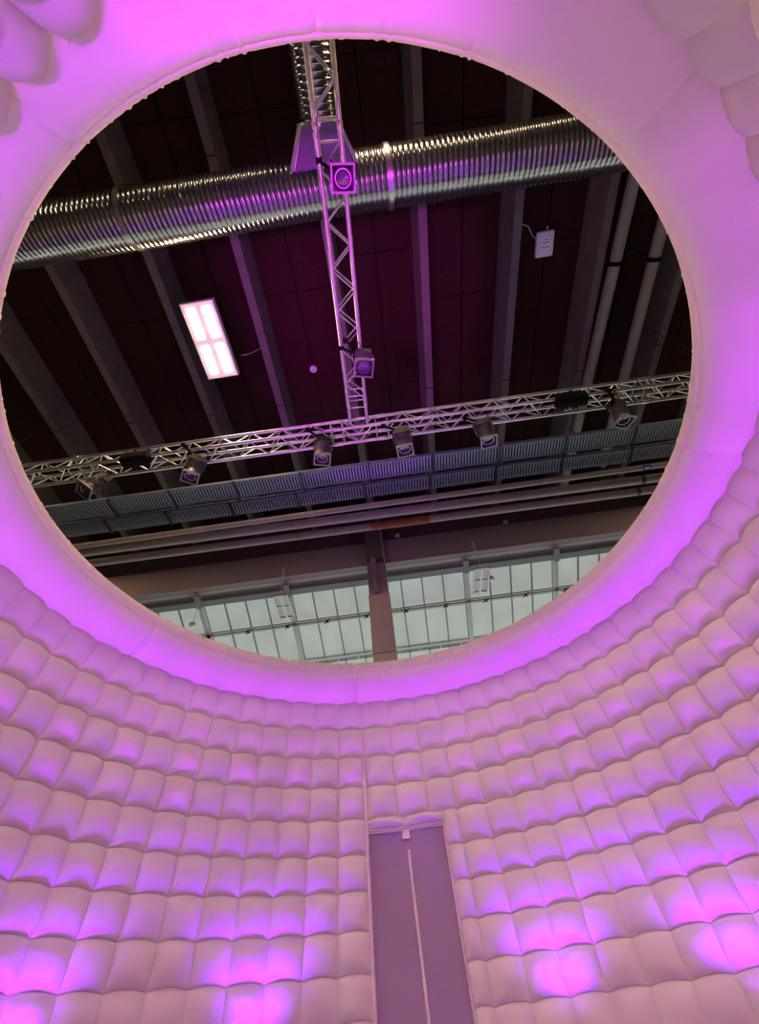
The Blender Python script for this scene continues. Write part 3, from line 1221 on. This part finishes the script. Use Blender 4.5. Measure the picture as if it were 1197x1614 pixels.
# pair of pipes on the right, running with the ribs
G2 = 'pale pipes between the right hand ribs'
for (p0, p1, lab, jy) in (((996, 300), (911, 670), 'pale round pipe running along the ribs on the right, left one of the pair', 415),
                          ((1041, 370), (975, 630), 'pale round pipe running along the ribs on the right, right one of the pair', 408)):
    t, A, d, L = pipe(p0, p1, 7.9, .095, lab, G2, ext=1.6)
    y0 = p0[0]+(jy-p0[1])*(p1[0]-p0[0])/(p1[1]-p0[1])
    s = (at(y0, jy, 7.9)-A).dot(d)
    MB().tube(d*(s-.03), d*(s+.03), .112, 18).build('pipe_clamp', M_BLACK, t, smooth=True)
    MB().tube(d*s+Vector((0, 0, .1)), d*s+Vector((0, 0, .698)), .012, 6).build('clamp_rod', M_DARKST, t)

# ------------------------------------------------------------------ column on the far wall
YC = 6.62
xl, xr_ = atY(582, 938, YC).x, atY(613, 934, YC).x
z_top = atY(595, 846, YC).z
z_a = atY(590, 884, YC).z
z_b = atY(595, 936, YC).z
z_c = atY(605, 1028, YC).z
col = thing('clad_column', 'mauve brown clad column standing before the roof lights at the far wall', 'column', ((xl+xr_)/2, YC, 0))
hw = (xr_-xl)/2
MB().bbox((-hw-.012, 0, z_c+.003), (hw+.012, .34, z_b), .012).build('casing', M_COLN, col, smooth=True)
MB().bbox((-hw-.005, .01, 0), (hw+.005, .34, z_c-.003), .012).build('lower_casing', M_COLN, col, smooth=True)
MB().bbox((-hw, .03, z_b+.004), (hw, .36, z_a), .008).build('upper_casing', M_COLN, col, smooth=True)
MB().box((-hw+.0, .06, z_a), (hw-.10, .38, ZB+EYE+.6)).build('shaded_head', M_FASC_D, col)  # dark colour stands in for shadow on the recessed column top
MB().box((hw-.10, .16, z_a), (hw, .40, ZB+EYE+.6)).build('head_return', M_FASC, col)
MB().box((-.02, -.02, z_a-.04), (hw-.03, .08, z_a+.05)).build('head_bracket', M_DARKST, col)
MB().tube((-.03, -.02, z_b+.004), (-.06, -.02, z_a+.03), .055, 14).build('drain_pipe', M_COLN, col, smooth=True)

# small boxes on the fascia
for (px, py, lab) in ((627, 846, 'small white box on the dark fascia right of the column'), (797, 825, 'small white box on the dark fascia far right of the column')):
    p = atY(px, py, YF+.02)
    o = MB().bbox((-.05, -.06, -.05), (.05, .012, .05), .008).build('junction_box', M_WHITE, None, smooth=True)
    o.location = p
    tag(o, lab, 'junction box', 'white boxes on the fascia')

# ------------------------------------------------------------------ unlit lamps below the roof lights
ZL = 5.95


def unlit(corners, label):
    q = [at(*c, ZL) for c in corners]
    c = sum(q, Vector())/4
    w_ = ((q[1]-q[0]).length+(q[2]-q[3]).length)/2
    l_ = ((q[3]-q[0]).length+(q[2]-q[1]).length)/2
    d = ((q[3]-q[0])+(q[2]-q[1])).normalized()
    t = thing('hanging_lamp', label, 'hanging lamp', c, math.atan2(d.y, d.x)-PI/2, 'white framed lamps under the roof lights')
    hx, hy = w_/2, l_/2
    b = .022
    mb = MB()
    for (lo, hi) in (((-hx, -hy, 0), (-hx+b, hy, .05)), ((hx-b, -hy, 0), (hx, hy, .05)), ((-hx, -hy, 0), (hx, -hy+b, .05)), ((-hx, hy-b, 0), (hx, hy, .05))):
        mb.box(lo, hi)
    mb.build('frame', M_WMETAL, t)
    MB().box((-hx+b, -.012, .004), (hx-b, .012, .045)).build('cross_bar', M_WMETAL, t)
    for sx in (-1, 1):
        for sy in (-1, 1):
            MB().box((min(sx*.055, sx*(hx-b)), min(sy*.015, sy*(hy-b)), .02), (max(sx*.055, sx*(hx-b)), max(sy*.015, sy*(hy-b)), .035)).build('louvre', M_GREYP, t)
    MB().tube((0, -hy+b, .03), (0, hy-b, .03), .035, 12).build('lamp_tube', M_WHITE, t, smooth=True)
    zc = zb-c.z+.01
    mb = MB()
    for sx in (-1, 1):
        mb.tube((sx*hx*.45, -hy+.02, .05), (0, -hy+.05, .20), .010, 6)
    mb.tube((0, -hy+.05, .20), (0, -hy+.05, max(.3, zc)), .010, 6)
    mb.build('suspension', M_WMETAL, t)
    return t


unlit([(428.8, 940.9), (452.6, 937.6), (463.6, 972.7), (441.8, 975.7)], 'unlit white framed lamp hanging before the roof lights left of the column')
unlit([(748.4, 897), (773.4, 895), (768.9, 932.7), (745.6, 936)], 'unlit white framed lamp hanging before the roof lights right of the column')
for (px, py, r, lab) in ((303.6, 985, .075, 'white globe lamp hanging on a thin cord at the left of the roof lights'), (775.6, 912.5, .07, 'small cream globe lamp beside the right hand framed lamp')):
    p = atY(px, py, 7.3)
    t = thing('globe_lamp', lab, 'globe lamp', p)
    pr = [(-r+.001, .002)]+[(-r*math.cos(PI*k/10), r*math.sin(PI*k/10)) for k in range(1, 10)]+[(r*.999, .003)]
    MB().lathe([(h*.8, q) for h, q in pr], (0, 0, 0), (0, 0, 1), 16).build('globe', M_GLOBE, t, smooth=True)
    MB().tube((0, 0, r*.75), (0, -.02, zb-p.z+.004), .006, 6).build('cord', M_WMETAL, t)

# ------------------------------------------------------------------ small things on the ceiling
p = at(860, 385, 8.5)
ap = thing('access_box', 'white wall box with a printed label fixed under the ceiling at the right', 'electrical box', p, R(-2))
MB().bbox((-.155, -.20, 0), (.155, .20, .095), .03).build('cover', M_WHITE, ap, smooth=True)
MB().tube((.03, -.19, .05), (.03, -.26, .05), .022, 10).build('cable_gland', M_GREYP, ap, smooth=True)
MB().box((-.075, -.105, -.002), (.075, .085, .002)).build('label', M_LABEL, ap)


def text(s, size, loc, parent, m):
    cu = bpy.data.curves.new('txt', 'FONT')
    cu.body = s
    cu.size = size
    cu.extrude = .0006
    cu.align_x = 'CENTER'
    cu.align_y = 'CENTER'
    to = bpy.data.objects.new('txt', cu)
    COL.objects.link(to)
    dg = bpy.context.evaluated_depsgraph_get()
    me = bpy.data.meshes.new_from_object(to.evaluated_get(dg))
    bpy.data.objects.remove(to)
    me.materials.clear()
    me.materials.append(m)
    o = link('lettering', me, parent, loc, (PI, 0, 0))
    return o


for (x0, x1, y) in ((-.035, .0, -.068), (.008, .055, -.066), (-.052, .012, -.022), (.018, .062, -.028)):
    # two lines of small print, too blurred in the photograph to read
    MB().box((x0, y-.006, -.0035), (x1, y+.006, -.002)).build('print_line', M_INK, ap)
text('P2-08', .055, (0, .045, -.003), ap, M_INK)
mb = MB()
cc = [Vector((-.155, -.1, .05)), Vector((-.22, -.16, .06)), Vector((-.30, -.30, .04)), Vector((-.42, -.36, .02)), Vector((-.60, -.36, -.02))]
mb.path(cc, .010, 6)
mb.build('cable', M_GREYP, ap)

p = at(494, 583, 8.5)
sd = thing('smoke_detector', 'round white smoke detector under the dark ceiling, left of the long truss', 'detector', p)
MB().lathe([(0, .02), (.008, .055), (.03, .072), (.06, .075), (.06, .05), (.11, .05)], (0, 0, 0), (0, 0, 1), 24).build('cover', M_WHITE, sd, smooth=True)
MB().lathe([(-.002, .003), (0, .022), (.004, .022)], (0, 0, 0), (0, 0, 1), 16).build('sensor_ring', M_GREYP, sd, smooth=True)
